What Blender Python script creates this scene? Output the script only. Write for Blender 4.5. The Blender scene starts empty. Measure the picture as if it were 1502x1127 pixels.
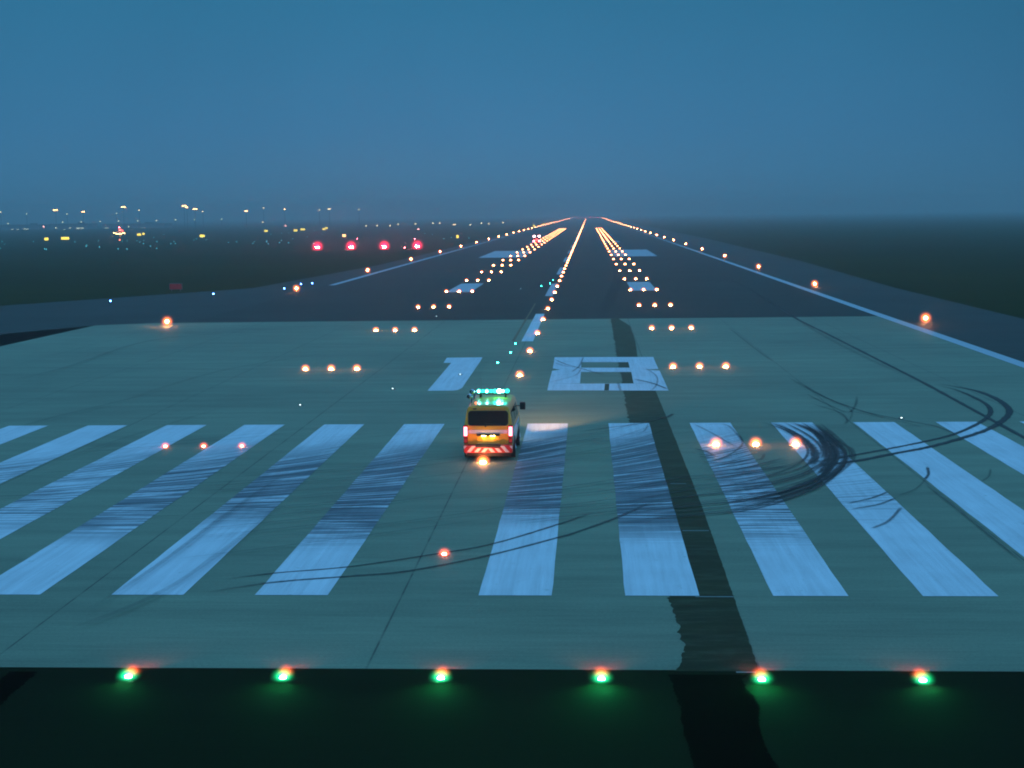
import bpy, bmesh, math, random
from mathutils import Matrix, Vector
random.seed(7)
R = math.radians
sc = bpy.context.scene
COL = sc.collection
PI = math.pi

# ---------------------------------------------------------------- camera model (fitted to the runway grid)
F, PIT, YAW, ROL, XC, H = 2181.95, .1135, -.0521, -.0115, 4.487, 9.2
def ray(px, py):
    u, v = (px-751)/F, (py-563.5)/F
    u, v = u*math.cos(ROL)+v*math.sin(ROL), -u*math.sin(ROL)+v*math.cos(ROL)
    yp = math.cos(PIT)-v*math.sin(PIT); z = -math.sin(PIT)-v*math.cos(PIT)
    return (u*math.cos(YAW)+yp*math.sin(YAW), -u*math.sin(YAW)+yp*math.cos(YAW), z)
def up(px, py, z=0.0):
    """where a sight line of the survey meets the level z"""
    x, y, d = ray(px, py); t = (z-H)/d
    return (x*t+XC, y*t)
def at_y(px, py, Y):
    x, y, d = ray(px, py); t = Y/y
    return (x*t+XC, Y, H+d*t)

cam = bpy.data.cameras.new('camera'); co = bpy.data.objects.new('camera', cam); COL.objects.link(co)
r0 = Vector((math.cos(YAW), -math.sin(YAW), 0)); fh = Vector((math.sin(YAW), math.cos(YAW), 0)); zz = Vector((0, 0, 1))
fwd = fh*math.cos(PIT)-zz*math.sin(PIT); u0 = fh*math.sin(PIT)+zz*math.cos(PIT)
r1 = r0*math.cos(ROL)+u0*math.sin(ROL); u1 = u0*math.cos(ROL)-r0*math.sin(ROL)
co.matrix_world = Matrix(((r1.x, u1.x, -fwd.x, XC), (r1.y, u1.y, -fwd.y, 0), (r1.z, u1.z, -fwd.z, H), (0, 0, 0, 1)))
cam.sensor_width = 36; cam.lens = F/1502*36; cam.clip_start = .1; cam.clip_end = 30000
sc.camera = co

# ---------------------------------------------------------------- node helpers
def mat(name, rgb=(.5, .5, .5), rough=.6, metal=0., emit=None, es=0., spec=.5, coat=0.):
    m = bpy.data.materials.new(name); m.use_nodes = True
    b = m.node_tree.nodes['Principled BSDF']
    b.inputs['Base Color'].default_value = (*rgb, 1); b.inputs['Roughness'].default_value = rough
    b.inputs['Metallic'].default_value = metal; b.inputs['Specular IOR Level'].default_value = spec
    b.inputs['Coat Weight'].default_value = coat
    if emit:
        b.inputs['Emission Color'].default_value = (*emit, 1); b.inputs['Emission Strength'].default_value = es
    return m
class NT:
    def __init__(s, m): s.t = m.node_tree; s.n = s.t.nodes; s.l = s.t.links; s.b = s.n['Principled BSDF']
    def new(s, ty, **kw):
        n = s.n.new(ty)
        for k, v in kw.items(): setattr(n, k, v)
        return n
    def put(s, i, v):
        if hasattr(v, 'is_output') or isinstance(v, bpy.types.NodeSocket): s.l.new(v, i)
        elif v is not None: i.default_value = v
    def math(s, op, a, b=None, c=None, clamp=False):
        n = s.new('ShaderNodeMath', operation=op, use_clamp=clamp)
        for i, v in enumerate((a, b, c)): s.put(n.inputs[i], v)
        return n.outputs[0]
    def mix(s, f, a, b, mode='MIX'):
        n = s.new('ShaderNodeMix', data_type='RGBA', blend_type=mode)
        s.put(n.inputs[0], f); s.put(n.inputs[6], a); s.put(n.inputs[7], b)
        return n.outputs[2]
    def noise(s, vec, scale, detail=3, rough=.55):
        n = s.new('ShaderNodeTexNoise'); s.put(n.inputs['Vector'], vec); n.inputs['Scale'].default_value = scale
        n.inputs['Detail'].default_value = detail; n.inputs['Roughness'].default_value = rough
        return n.outputs[0]
    def comb(s, x, y, z=0.):
        n = s.new('ShaderNodeCombineXYZ')
        for i, v in enumerate((x, y, z)): s.put(n.inputs[i], v)
        return n.outputs[0]
    def ramp(s, f, stops):
        n = s.new('ShaderNodeValToRGB'); e = n.color_ramp.elements
        for k, (p, c) in enumerate(stops):
            el = e[k] if k < 2 else e.new(p)
            el.position = p; el.color = (*c, 1) if len(c) == 3 else c
        s.put(n.inputs[0], f); return n.outputs[0]
    def step(s, v, a, b):
        n = s.new('ShaderNodeMapRange'); n.interpolation_type = 'SMOOTHSTEP'
        s.put(n.inputs[0], v); n.inputs[1].default_value = a; n.inputs[2].default_value = b
        return n.outputs[0]
    def xyz(s):
        g = s.new('ShaderNodeNewGeometry'); p = s.new('ShaderNodeSeparateXYZ'); s.l.new(g.outputs['Position'], p.inputs[0])
        return g.outputs['Position'], p.outputs[0], p.outputs[1], p.outputs[2]

def pavement(name, base, var, rough, joint, joint_dark, streak=.3, spec=.4, bump=.15):
    m = mat(name, base, rough, spec=spec); t = NT(m); pos, x, y, z = t.xyz()
    big = t.noise(pos, .06, 4); mid = t.noise(t.comb(t.math('MULTIPLY', x, .12), t.math('MULTIPLY', y, .9)), 1., 5, .6)
    gro = t.noise(t.comb(t.math('MULTIPLY', x, .35), t.math('MULTIPLY', y, 9.)), 1., 3, .6)
    fine = t.noise(pos, 14., 4, .7)
    v = t.math('ADD', t.math('MULTIPLY', t.math('SUBTRACT', big, .5), .9*var), t.math('MULTIPLY', t.math('SUBTRACT', mid, .5), streak*1.6))
    v = t.math('ADD', v, t.math('MULTIPLY', t.math('SUBTRACT', gro, .5), streak*1.1))
    v = t.math('ADD', v, t.math('MULTIPLY', t.math('SUBTRACT', fine, .5), .8))
    v = t.math('ADD', v, 1.0)
    c = t.mix(1., (*base, 1), t.comb(v, v, v), 'MULTIPLY')
    if joint:
        # slab joints: every 8 m across and every 10 m along, thin and broken
        jx = t.math('ABSOLUTE', t.math('SUBTRACT', t.math('PINGPONG', t.math('ADD', x, 400.1), 4.), 0.))
        jy = t.math('PINGPONG', t.math('ADD', y, 400.7), 7.5)
        wob = t.noise(pos, .8, 2)
        w1 = t.math('SUBTRACT', 1., t.step(jx, .012, .035)); w2 = t.math('SUBTRACT', 1., t.step(jy, .008, .03))
        keep = t.step(wob, .38, .6)
        j = t.math('MULTIPLY', t.math('MAXIMUM', w1, t.math('MULTIPLY', w2, .25)), t.math('MULTIPLY_ADD', keep, .6, .4))
        c = t.mix(t.math('MULTIPLY', j, joint_dark), c, (.02, .025, .022, 1))
    t.l.new(c, t.b.inputs['Base Color'])
    bn = t.new('ShaderNodeBump'); bn.inputs['Strength'].default_value = bump; bn.inputs['Distance'].default_value = .01
    t.l.new(t.math('ADD', fine, gro), bn.inputs['Height']); t.l.new(bn.outputs[0], t.b.inputs['Normal'])
    return m

M = {}
M['concrete'] = pavement('concrete', (.172, .230, .155), .95, .72, True, .75, .5)
M['asphalt'] = pavement('asphalt', (.031, .037, .032), .8, .75, False, 0, .8, .12)
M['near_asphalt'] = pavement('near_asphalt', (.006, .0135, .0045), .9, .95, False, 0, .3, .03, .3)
M['shoulder'] = pavement('shoulder', (.038, .047, .042), .8, .75, False, 0, .7, .12)
M['patch'] = pavement('patch', (.027, .031, .010), 1.3, .8, False, 0, .9, .15)
t_ = NT(M['patch']); _p, _x, _y, _z = t_.xyz()      # older, paler and more worn beyond the stripes; blotchy all along
_src = t_.b.inputs['Base Color'].links[0].from_socket
_w = t_.math('MULTIPLY', t_.step(t_.noise(t_.comb(t_.math('MULTIPLY', _x, .7), t_.math('MULTIPLY', _y, 2.4)), 1., 5, .7), .42, .72), .30)
_f = t_.math('ADD', _w, t_.math('MULTIPLY', t_.step(_y, 34., 75.), .22), clamp=True)
t_.l.new(t_.mix(_f, _src, (.12, .16, .10, 1)), t_.b.inputs['Base Color'])
M['dark_patch'] = pavement('dark_patch', (.0012, .0015, .001), .8, .95, False, 0, .5, .0)
M['seam'] = mat('seam', (.2, .27, .27), .8)
M['yellow_line'] = mat('yellow_line', (.16, .11, .05), .8)

def grass_material():
    m = mat('grass', (.02, .03, .012), 1., spec=.0); t = NT(m); pos, x, y, z = t.xyz()
    a = t.noise(pos, .02, 5, .6); b = t.noise(t.comb(t.math('MULTIPLY', x, .02), t.math('MULTIPLY', y, .3)), 1., 4)
    f = t.noise(pos, 3., 4, .7)
    v = t.math('ADD', t.math('MULTIPLY', a, .5), t.math('MULTIPLY', b, .3)); v = t.math('ADD', v, t.math('MULTIPLY', f, .3))
    t.l.new(t.ramp(v, [(.3, (.009, .016, .001)), (.55, (.021, .030, .002)), (.8, (.044, .048, .004))]), t.b.inputs['Base Color'])
    return m
M['grass'] = grass_material()

def paint_material(name, streaks, base=(.62, .72, .80)):
    """white runway paint; uv = (metres across the stripe, metres along), second uv = (amount of rubber, seed)"""
    m = mat(name, base, .62, spec=.3); t = NT(m); pos, x, y, z = t.xyz()
    brush = t.noise(t.comb(t.math('MULTIPLY', x, 6.), t.math('MULTIPLY', y, .18)), 1., 4, .65)
    big = t.noise(pos, .5, 4); fine = t.noise(pos, 16., 4, .75)
    v = t.math('ADD', t.math('MULTIPLY', t.math('SUBTRACT', brush, .5), .6), t.math('MULTIPLY', t.math('SUBTRACT', big, .5), .3))
    v = t.math('ADD', t.math('ADD', v, t.math('MULTIPLY', t.math('SUBTRACT', fine, .5), .22)), .98)
    c = t.mix(1., (*base, 1), t.comb(v, v, v), 'MULTIPLY')
    if streaks:
        u1 = t.new('ShaderNodeUVMap', uv_map='UVMap'); s1 = t.new('ShaderNodeSeparateXYZ'); t.l.new(u1.outputs[0], s1.inputs[0])
        u2 = t.new('ShaderNodeUVMap', uv_map='wear'); s2 = t.new('ShaderNodeSeparateXYZ'); t.l.new(u2.outputs[0], s2.inputs[0])
        lx, amt, seed = s1.outputs[0], s2.outputs[0], s2.outputs[1]
        sl = t.math('MINIMUM', t.math('MAXIMUM', t.math('MULTIPLY_ADD', t.math('SUBTRACT', y, 46.), .10, .08), .0), 1.5)
        w = t.math('SUBTRACT', y, t.math('MULTIPLY', sl, lx))
        cover = None
        for k, (sx, sy, lo, hi) in enumerate(((.2, 4.2, .48, .56), (.4, 9.5, .49, .57), (.15, .9, .52, .64))):
            n = t.noise(t.comb(t.math('MULTIPLY', lx, sx), t.math('MULTIPLY', w, sy), t.math('ADD', seed, k*7.3)), 1., 2, .5)
            th = t.math('MULTIPLY_ADD', t.math('SUBTRACT', 1., amt), .16, -.03)
            q = t.step(t.math('SUBTRACT', n, th), lo, hi)
            cover = q if cover is None else t.math('MAXIMUM', cover, t.math('MULTIPLY', q, .85))
        w2 = t.math('ADD', w, t.math('MULTIPLY', seed, .3))
        w3 = t.math('SUBTRACT', w, t.math('MULTIPLY', t.math('SINE', t.math('MULTIPLY', seed, 2.7)), 1.6))
        band = t.math('MULTIPLY', t.step(w3, 41., 45.5), t.math('SUBTRACT', 1., t.step(w2, 58., 65.)))
        soft = t.noise(t.comb(t.math('MULTIPLY', x, .3), t.math('MULTIPLY', y, .6)), 1., 3)
        cover = t.math('MULTIPLY', cover, t.math('MULTIPLY', band, t.math('MINIMUM', t.math('MULTIPLY', amt, 1.6), 1.)))
        haze_ = t.math('MULTIPLY', t.math('MULTIPLY', t.step(soft, .35, .65), band), t.math('MULTIPLY', amt, .35))
        c = t.mix(haze_, c, (.12, .19, .24, 1))
        c = t.mix(t.math('MULTIPLY', cover, .88), c, (.035, .055, .075, 1))
    chip = t.math('MULTIPLY', t.step(t.noise(pos, 2.3, 6, .75), .60, .68), .40)
    c = t.mix(chip, c, (.20, .28, .24, 1))
    t.l.new(c, t.b.inputs['Base Color'])
    return m
M['paint'] = paint_material('paint', True)
M['paint_plain'] = paint_material('paint_plain', False)
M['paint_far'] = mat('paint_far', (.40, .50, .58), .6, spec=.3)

def tyre_material(name, k):
    m = mat(name, (.012, .018, .022), .6, spec=.3); t = NT(m); pos, x, y, z = t.xyz()
    u = t.new('ShaderNodeUVMap', uv_map='UVMap'); s = t.new('ShaderNodeSeparateXYZ'); t.l.new(u.outputs[0], s.inputs[0])
    # uv.x across 0..1, uv.y fade 0..1 along
    edge = t.math('SUBTRACT', 1., t.math('ABSOLUTE', t.math('MULTIPLY_ADD', s.outputs[0], 2., -1.)))
    e = t.step(edge, 0., .55)
    n = t.noise(pos, 5., 4, .7); rib = t.noise(t.comb(t.math('MULTIPLY', s.outputs[0], 9.), 0.), 1., 1)
    a = t.math('MULTIPLY', t.math('MULTIPLY', e, s.outputs[1]), t.math('MULTIPLY_ADD', t.math('ADD', n, rib), .9, -.15), clamp=True)
    t.l.new(t.math('MULTIPLY', a, k, clamp=True), t.b.inputs['Alpha'])
    return m
M['tyre_mark'] = tyre_material('tyre_mark', 1.15)

# ---------------------------------------------------------------- mesh helpers
def tag(o, label=None, cat=None, group=None, kind=None):
    if label: o['label'] = label
    if cat: o['category'] = cat
    if group: o['group'] = group
    if kind: o['kind'] = kind
    return o
def link(name, me, m=None, parent=None):
    o = bpy.data.objects.new(name, me); COL.objects.link(o)
    if m is not None and not me.materials:
        for q in (m if isinstance(m, (list, tuple)) else [m]): me.materials.append(q)
    if parent is not None: o.parent = parent
    return o
def build(name, bm, m, parent=None, smooth=False, loc=None):
    me = bpy.data.meshes.new(name); bmesh.ops.recalc_face_normals(bm, faces=bm.faces[:]) if bm.faces else None
    if smooth:
        for f in bm.faces: f.smooth = True
    bm.to_mesh(me); bm.free()
    if smooth and smooth != 'all':
        try: me.set_sharp_from_angle(angle=R(35))
        except Exception: pass
    o = link(name, me, m, parent)
    if loc: o.location = loc
    return o
def empty(name, loc, label, cat, group=None, rz=0.):
    o = bpy.data.objects.new(name, None); COL.objects.link(o); o.location = loc; o.rotation_euler = (0, 0, rz)
    o.empty_display_size = .2
    return tag(o, label, cat, group)
def bx(bm, c, s, rot=None, mi=0, bev=0.):
    t = bmesh.new(); bmesh.ops.create_cube(t, size=1.)
    bmesh.ops.scale(t, vec=s, verts=t.verts[:])
    if bev: bmesh.ops.bevel(t, geom=t.edges[:], offset=bev, segments=2, affect='EDGES', profile=.5)
    if rot: bmesh.ops.rotate(t, cent=(0, 0, 0), matrix=rot, verts=t.verts[:])
    bmesh.ops.translate(t, vec=c, verts=t.verts[:])
    add(bm, t, mi)
def add(bm, t, mi=0):
    vs = {v: bm.verts.new(v.co) for v in t.verts}
    for f in t.faces:
        g = bm.faces.new([vs[v] for v in f.verts]); g.material_index = mi; g.smooth = f.smooth
    t.free()
def cyl(bm, c, r, h, axis='Z', seg=24, r2=None, mi=0):
    t = bmesh.new(); bmesh.ops.create_cone(t, cap_ends=True, segments=seg, radius1=r, radius2=r if r2 is None else r2, depth=h)
    if axis == 'X': bmesh.ops.rotate(t, cent=(0, 0, 0), matrix=Matrix.Rotation(PI/2, 3, 'Y'), verts=t.verts[:])
    if axis == 'Y': bmesh.ops.rotate(t, cent=(0, 0, 0), matrix=Matrix.Rotation(-PI/2, 3, 'X'), verts=t.verts[:])
    bmesh.ops.translate(t, vec=c, verts=t.verts[:]); add(bm, t, mi)
def ball(bm, c, r, s=(1, 1, 1), seg=16, mi=0):
    t = bmesh.new(); bmesh.ops.create_uvsphere(t, u_segments=seg, v_segments=max(6, seg//2), radius=r)
    bmesh.ops.scale(t, vec=s, verts=t.verts[:]); bmesh.ops.translate(t, vec=c, verts=t.verts[:])
    for f in t.faces: f.smooth = True
    add(bm, t, mi)
def lathe(bm, prof, seg=20, c=(0, 0, 0), mi=0):
    rings = []
    for r, z in prof:
        rings.append([bm.verts.new((c[0]+r*math.cos(2*PI*k/seg), c[1]+r*math.sin(2*PI*k/seg), c[2]+z)) for k in range(seg)])
    for a, b in zip(rings, rings[1:]):
        for k in range(seg):
            f = bm.faces.new((a[k], a[(k+1) % seg], b[(k+1) % seg], b[k])); f.smooth = True; f.material_index = mi
    for ring in (rings[0], rings[-1]):
        f = bm.faces.new(ring); f.material_index = mi
def sheet(name, pts, z, m, parent=None, label=None, holes=None):
    """flat marking or pavement polygon at level z"""
    bm = bmesh.new(); vs = [bm.verts.new((x, y, z)) for x, y in pts]; bm.faces.new(vs)
    bmesh.ops.triangulate(bm, faces=bm.faces[:])
    me = bpy.data.meshes.new(name); bm.to_mesh(me); bm.free()
    if me.polygons and me.polygons[0].normal.z < 0:
        me.flip_normals()
    o = link(name, me, m, parent); o['kind'] = 'structure'
    if label: o['label'] = label
    return o
def light(name, kind, loc, energy, color, parent=None, aim=None, cone=None, blend=.5, size=.05):
    l = bpy.data.lights.new(name, kind); l.energy = energy; l.color = color; l.shadow_soft_size = size
    if kind == 'SPOT': l.spot_size = cone; l.spot_blend = blend
    o = bpy.data.objects.new(name, l); COL.objects.link(o); o.location = loc
    if aim: o.rotation_euler = Vector(aim).to_track_quat('-Z', 'Y').to_euler()
    if parent is not None: o.parent = parent
    return o

def beam(parent, wx, wy, wz, off, energy, color, size=.05):
    """the lamp's own narrow beam, raised clear of the ground along the approach path"""
    d = Vector((XC-wx, -wy, 0)); e = math.atan2(H-wz, d.length); half = R(7.5); el = max(e, half*.93)
    a = (d.normalized().x, d.normalized().y, math.tan(el))
    return light('lamp_beam', 'SPOT', off, energy, color, parent, a, 2*half, .35, size)

# ---------------------------------------------------------------- ground and pavements
Z0 = 0.
sheet('ground', [(-7000, -400), (7000, -400), (7000, 10000), (-7000, 10000)], -.09, M['grass'])
sheet('runway_shoulder', [(-37.5, 29.4), (41, 29.4), (41, 180), (44, 280), (46, 500), (46, 3560), (-37, 3560), (-34.5, 420), (-35, 283), (-39.5, 193), (-60, 157), (-150, 120), (-260, 110), (-260, 60), (-60, 29.4)], -.02, M['shoulder'])
sheet('runway', [(-30.9, 131.5), (30.9, 131.5), (30.9, 3500), (-30.9, 3500)], -.012, M['asphalt'])
CT = 131.3
sheet('threshold_pavement', [(-60, 29.4), (29.7, 29.4), (29.7, CT), (-34, CT-1.5), (-38.5, 127.5), (-38.8, 102), (-60, 86)], -.004, M['concrete'])
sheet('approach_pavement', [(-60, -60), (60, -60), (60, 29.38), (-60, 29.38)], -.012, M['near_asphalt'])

# dark repair strip running away beside the centre slab joint, ragged on one side
def ragged(name, L, Rr, z, m, rl=.1, rr=.02, step=.12, s=1):
    rnd = random.Random(s); bm = bmesh.new()
    def interp(P, y):
        for (x0, y0), (x1, y1) in zip(P, P[1:]):
            if y0 <= y <= y1: return x0+(x1-x0)*(y-y0)/max(1e-6, y1-y0)
        return P[-1][0] if y > P[-1][1] else P[0][0]
    ya, yb = max(L[0][1], Rr[0][1]), min(L[-1][1], Rr[-1][1]); prev = None; y = ya; a = 0
    while y <= yb:
        a = .7*a+rnd.uniform(-1, 1)*rl*.6; b = rnd.uniform(-1, 1)*rr
        row = (bm.verts.new((interp(L, y)+a+rnd.uniform(-.5, .5)*rl, y, z)), bm.verts.new((interp(Rr, y)+b, y, z)))
        if prev: bm.faces.new((prev[0], prev[1], row[1], row[0]))
        prev = row; y += step*rnd.uniform(.4, 1.6)
    o = build(name, bm, m); o['kind'] = 'structure'; return o
U = lambda pts: sorted([up(*p) for p in pts], key=lambda q: q[1])
ragged('pavement_repair_strip', U([(994, 985), (1000, 956), (996, 920), (980, 880), (976, 860), (948, 720), (922, 616), (915, 575), (905, 524), (901, 501), (896, 467)]),
       U([(1114, 985), (1076, 875), (1028, 738), (981, 620), (962, 574), (936, 530), (932, 501), (924, 478), (906, 467)]), .0, M['patch'], .07, .012, s=3)
ragged('approach_pavement_stain', U([(980, 988), (984, 1000), (996, 1032), (1004, 1076), (1016, 1117), (1030, 1160)]),
       U([(1098, 988), (1090, 996), (1094, 1008), (1116, 1036), (1113, 1068), (1124, 1100), (1142, 1127), (1160, 1160)]), -.006, M['dark_patch'], .03, .03, .06, s=5)
ragged('approach_pavement_stain', U([(-40, 1040), (-30, 1015), (10, 990), (16, 984)]), U([(-5, 1040), (15, 1020), (50, 990), (56, 984)]), -.006, M['dark_patch'], .03, .03, .06, s=6)
for a, b, y in ((1001, 1040, 779), (983, 1006, 710), (1020, 1076, 876), (1080, 1112, 987)):
    p, q = up(a, y), up(b, y); sheet('pavement_seam', [(p[0], p[1]), (q[0], p[1]), (q[0], p[1]+.07), (p[0], p[1]+.07)], .003, M['seam'])

# ---------------------------------------------------------------- markings
def stripe(name, x0, x1, y0, y1, z, m, amt=0., seed=0., segs=24):
    bm = bmesh.new(); uv = bm.loops.layers.uv.new('UVMap'); w = bm.loops.layers.uv.new('wear'); c = (x0+x1)/2
    rnd = random.Random(seed*100+1)
    rows = []
    for k in range(segs+1):
        y = y0+(y1-y0)*k/segs; j = lambda: rnd.uniform(-.012, .012)
        rows.append((bm.verts.new((x0+j(), y, z)), bm.verts.new((x1+j(), y, z))))
    for a, b in zip(rows, rows[1:]):
        f = bm.faces.new((a[0], a[1], b[1], b[0]))
        for l in f.loops: l[uv].uv = (l.vert.co.x-c, l.vert.co.y); l[w].uv = (amt, seed)
    me = bpy.data.meshes.new(name); bm.to_mesh(me); bm.free(); o = link(name, me, m); o['kind'] = 'structure'; return o
YN, YF = 35.27, 65.1
spec_r = [1.1, 1.1, .7, .3, .0, .0, .0, .0]
spec_l = [1., .95, .85, .6, .5, .35, .2, .1]
for i in range(8):
    a = 1.776+3.556*i
    if i == 6: a += .05
    stripe('threshold_marking', a, a+1.78, YN, YF, .006, M['paint'], spec_r[i], 1.7*i+.4)
    a = 1.92+3.58*i if i < 3 else 1.80+3.6*i
    stripe('threshold_marking', -a-1.80, -a, YN, YF, .006, M['paint'], spec_l[i], 1.3*i+11.1)
ONE = [(655.5, 525), (707.8, 524.4), (704, 531), (678, 569), (672, 572.3), (665, 573.3), (627, 573.6), (661.8, 532.6), (650.5, 532.6)]
sheet('runway_number', [up(*p) for p in ONE], .006, M['paint_plain'])
def ring_number():
    bm = bmesh.new()
    c = lambda x, y: bm.verts.new((*up(780+x/3.953, 400+y/3.953), .006))
    def q(*p): bm.faces.new([c(*k) for k in p])
    q((132, 491), (705, 490), (716, 520), (128, 520))                 # far bar
    q((128, 520), (288, 520), (286, 552), (122, 556))                 # upper left post
    q((560, 520), (716, 520), (734, 559), (568, 552))                 # upper right post
    q((122, 556), (286, 552), (286, 565), (165, 564))
    q((286, 552), (568, 552), (577, 577), (285, 577)); q((165, 564), (286, 565), (285, 577), (118, 570))
    q((568, 552), (734, 559), (650, 564), (573, 564)); q((573, 564), (650, 564), (741, 569), (577, 577))
    q((118, 570), (285, 577), (280, 643), (98, 645)); q((577, 577), (741, 569), (775, 643), (590, 643))
    q((98, 645), (775, 643), (793, 685), (90, 684))
    me = bpy.data.meshes.new('runway_number'); bmesh.ops.recalc_face_normals(bm, faces=bm.faces[:]); bm.to_mesh(me); bm.free()
    o = link('runway_number', me, M['paint_plain']); o['kind'] = 'structure'
ring_number()
sheet('pavement_stain', [up(780+x/3.953, 400+y/3.953) for x, y in ((424, 646), (450, 646), (447, 684), (420, 684))], .009, M['patch'])
y = 107.9
for k in range(50):
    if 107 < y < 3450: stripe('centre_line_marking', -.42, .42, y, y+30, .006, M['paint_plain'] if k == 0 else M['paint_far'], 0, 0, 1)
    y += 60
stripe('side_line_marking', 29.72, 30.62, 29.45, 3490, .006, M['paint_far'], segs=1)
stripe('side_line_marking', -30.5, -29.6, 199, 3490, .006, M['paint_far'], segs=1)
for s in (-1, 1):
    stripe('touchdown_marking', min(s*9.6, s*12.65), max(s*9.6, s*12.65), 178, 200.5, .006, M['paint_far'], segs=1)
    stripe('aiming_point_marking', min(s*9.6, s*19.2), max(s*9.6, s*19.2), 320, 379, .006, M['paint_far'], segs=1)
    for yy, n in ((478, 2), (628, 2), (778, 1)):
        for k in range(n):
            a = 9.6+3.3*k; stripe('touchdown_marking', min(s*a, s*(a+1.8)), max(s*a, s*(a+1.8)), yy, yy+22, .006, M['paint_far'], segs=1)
stripe('taxi_line_marking', -1.12, -.94, 108, 154, .009, M['yellow_line'], segs=4)

# tyre marks: long ribbons of rubber on the concrete and paint
tz = [.010]
def ribbon(px, w=.2, a=1., fade=(.15, .15), name='tyre_mark'):
    P = [Vector((*up(*p), 0)) for p in px]; pts = []
    for k in range(len(P)-1):                        # Catmull-Rom
        p0, p1, p2, p3 = P[max(k-1, 0)], P[k], P[k+1], P[min(k+2, len(P)-1)]
        for j in range(10):
            t = j/10; pts.append(.5*((2*p1)+(p2-p0)*t+(2*p0-5*p1+4*p2-p3)*t*t+(3*p1-p0-3*p2+p3)*t**3))
    pts.append(P[-1]); bm = bmesh.new(); uv = bm.loops.layers.uv.new('UVMap'); rows = []; n = len(pts)
    tz[0] += .0006
    rnd = random.Random(int(px[0][0]*7+px[0][1])); 
    for k, p in enumerate(pts):
        d = (pts[min(k+1, n-1)]-pts[max(k-1, 0)]); d = d.normalized() if d.length > 0 else Vector((1, 0, 0)); s = Vector((-d.y, d.x, 0))*w/2*rnd.uniform(.85, 1.15)
        rows.append((bm.verts.new((p.x-s.x, p.y-s.y, tz[0])), bm.verts.new((p.x+s.x, p.y+s.y, tz[0])), k/(n-1)))
    for A, B in zip(rows, rows[1:]):
        f = bm.faces.new((A[0], A[1], B[1], B[0]))
        for l, (u, t) in zip(f.loops, ((0, A[2]), (1, A[2]), (1, B[2]), (0, B[2]))):
            g = min(1, t/fade[0] if fade[0] else 1, (1-t)/fade[1] if fade[1] else 1); l[uv].uv = (u, a*max(0, g))
    me = bpy.data.meshes.new(name); bm.to_mesh(me); bm.free(); o = link(name, me, M['tyre_mark']); o['kind'] = 'structure'
q1 = lambda L: [(1150+x/3.13, 540+y/3.13) for x, y in L]
q2 = lambda L: [(850+x/3.3156, 560+y/3.3156) for x, y in L]
q3 = lambda L: [(780+x/3.953, 400+y/3.953) for x, y in L]
ribbon([(330, 850), (406, 841), (511, 832), (634, 814), (724, 798), (821, 769), (870, 752)], .17, .75)
ribbon([(300, 870), (400, 855), (511, 846), (600, 838), (718, 815), (819, 789), (849, 780), (907, 759), (960, 735)], .2, .75)
ribbon(q1([(140, 435), (300, 405), (480, 372), (640, 340), (780, 305), (880, 262), (935, 225), (948, 195), (925, 165), (860, 130), (780, 98), (700, 80)]), .3, .95, (.05, .2))
ribbon(q1([(160, 450), (330, 428), (500, 395), (660, 365), (820, 322), (930, 285), (1000, 245), (1035, 205), (1015, 170), (960, 135), (880, 105), (780, 85), (690, 72)]), .42, 1., (.05, .2))
ribbon([(1100, 425), (1124, 440.5), (1167, 467), (1214, 490.5), (1284, 526), (1351, 560), (1410, 592), (1452, 615), (1520, 652)], .3, .95, (.2, .02))
ribbon([(1050, 400), (1110, 430), (1190, 482), (1260, 520), (1330, 552)], .4, .2)
for L, w, a in (([(940, 200), (1040, 250), (1110, 300), (1145, 345), (1140, 385), (1110, 410)], .45, .9), ([(1030, 200), (1130, 240), (1180, 290), (1210, 340), (1200, 390), (1150, 430)], .36, .8),
                ([(1060, 205), (1150, 250), (1185, 300), (1195, 345), (1180, 380)], .25, .7),
                ([(1140, 205), (1200, 260), (1240, 320), (1250, 370), (1215, 425), (1180, 460), (1090, 500), (960, 550), (730, 590)], .36, 1.), ([(1090, 200), (1190, 270), (1225, 330), (1228, 380), (1190, 430), (1170, 450)], .4, .8),
                ([(1160, 210), (1230, 275), (1280, 340), (1285, 390), (1230, 450), (1100, 520), (950, 575), (760, 620)], .34, .75),
                ([(1190, 230), (1270, 300), (1325, 330), (1330, 380), (1280, 430), (1180, 500), (1050, 560)], .22, .5), ([(1310, 375), (1260, 440), (1180, 500), (1000, 580), (830, 625), (650, 650)], .15, .5),
                ([(720, 590), (850, 580), (1010, 560)], .2, .6), ([(560, 210), (640, 250), (760, 320)], .15, .4), ([(600, 330), (690, 370), (790, 310), (770, 250)], .14, .55),
                ([(640, 390), (740, 360), (840, 335)], .2, .6), ([(620, 210), (720, 215), (790, 290)], .14, .45), ([(690, 420), (800, 390), (880, 380), (900, 350)], .15, .5),
                ([(680, 470), (800, 450), (900, 430), (1010, 410)], .18, .45), ([(700, 500), (820, 485), (950, 450), (1080, 400)], .18, .5),
                ([(1060, 0), (1200, 80), (1330, 130), (1490, 180)], .18, .55), ([(1100, 60), (1190, 105), (1300, 150), (1340, 120), (1350, 70)], .16, .45), ([(1130, 110), (1260, 150), (1300, 185), (1290, 210)], .14, .45),
                ([(0, 245), (150, 225), (330, 200), (460, 158)], .16, .55), ([(160, 260), (300, 250), (335, 205)], .1, .35)):
    ribbon(q2(L), w, a)
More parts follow.
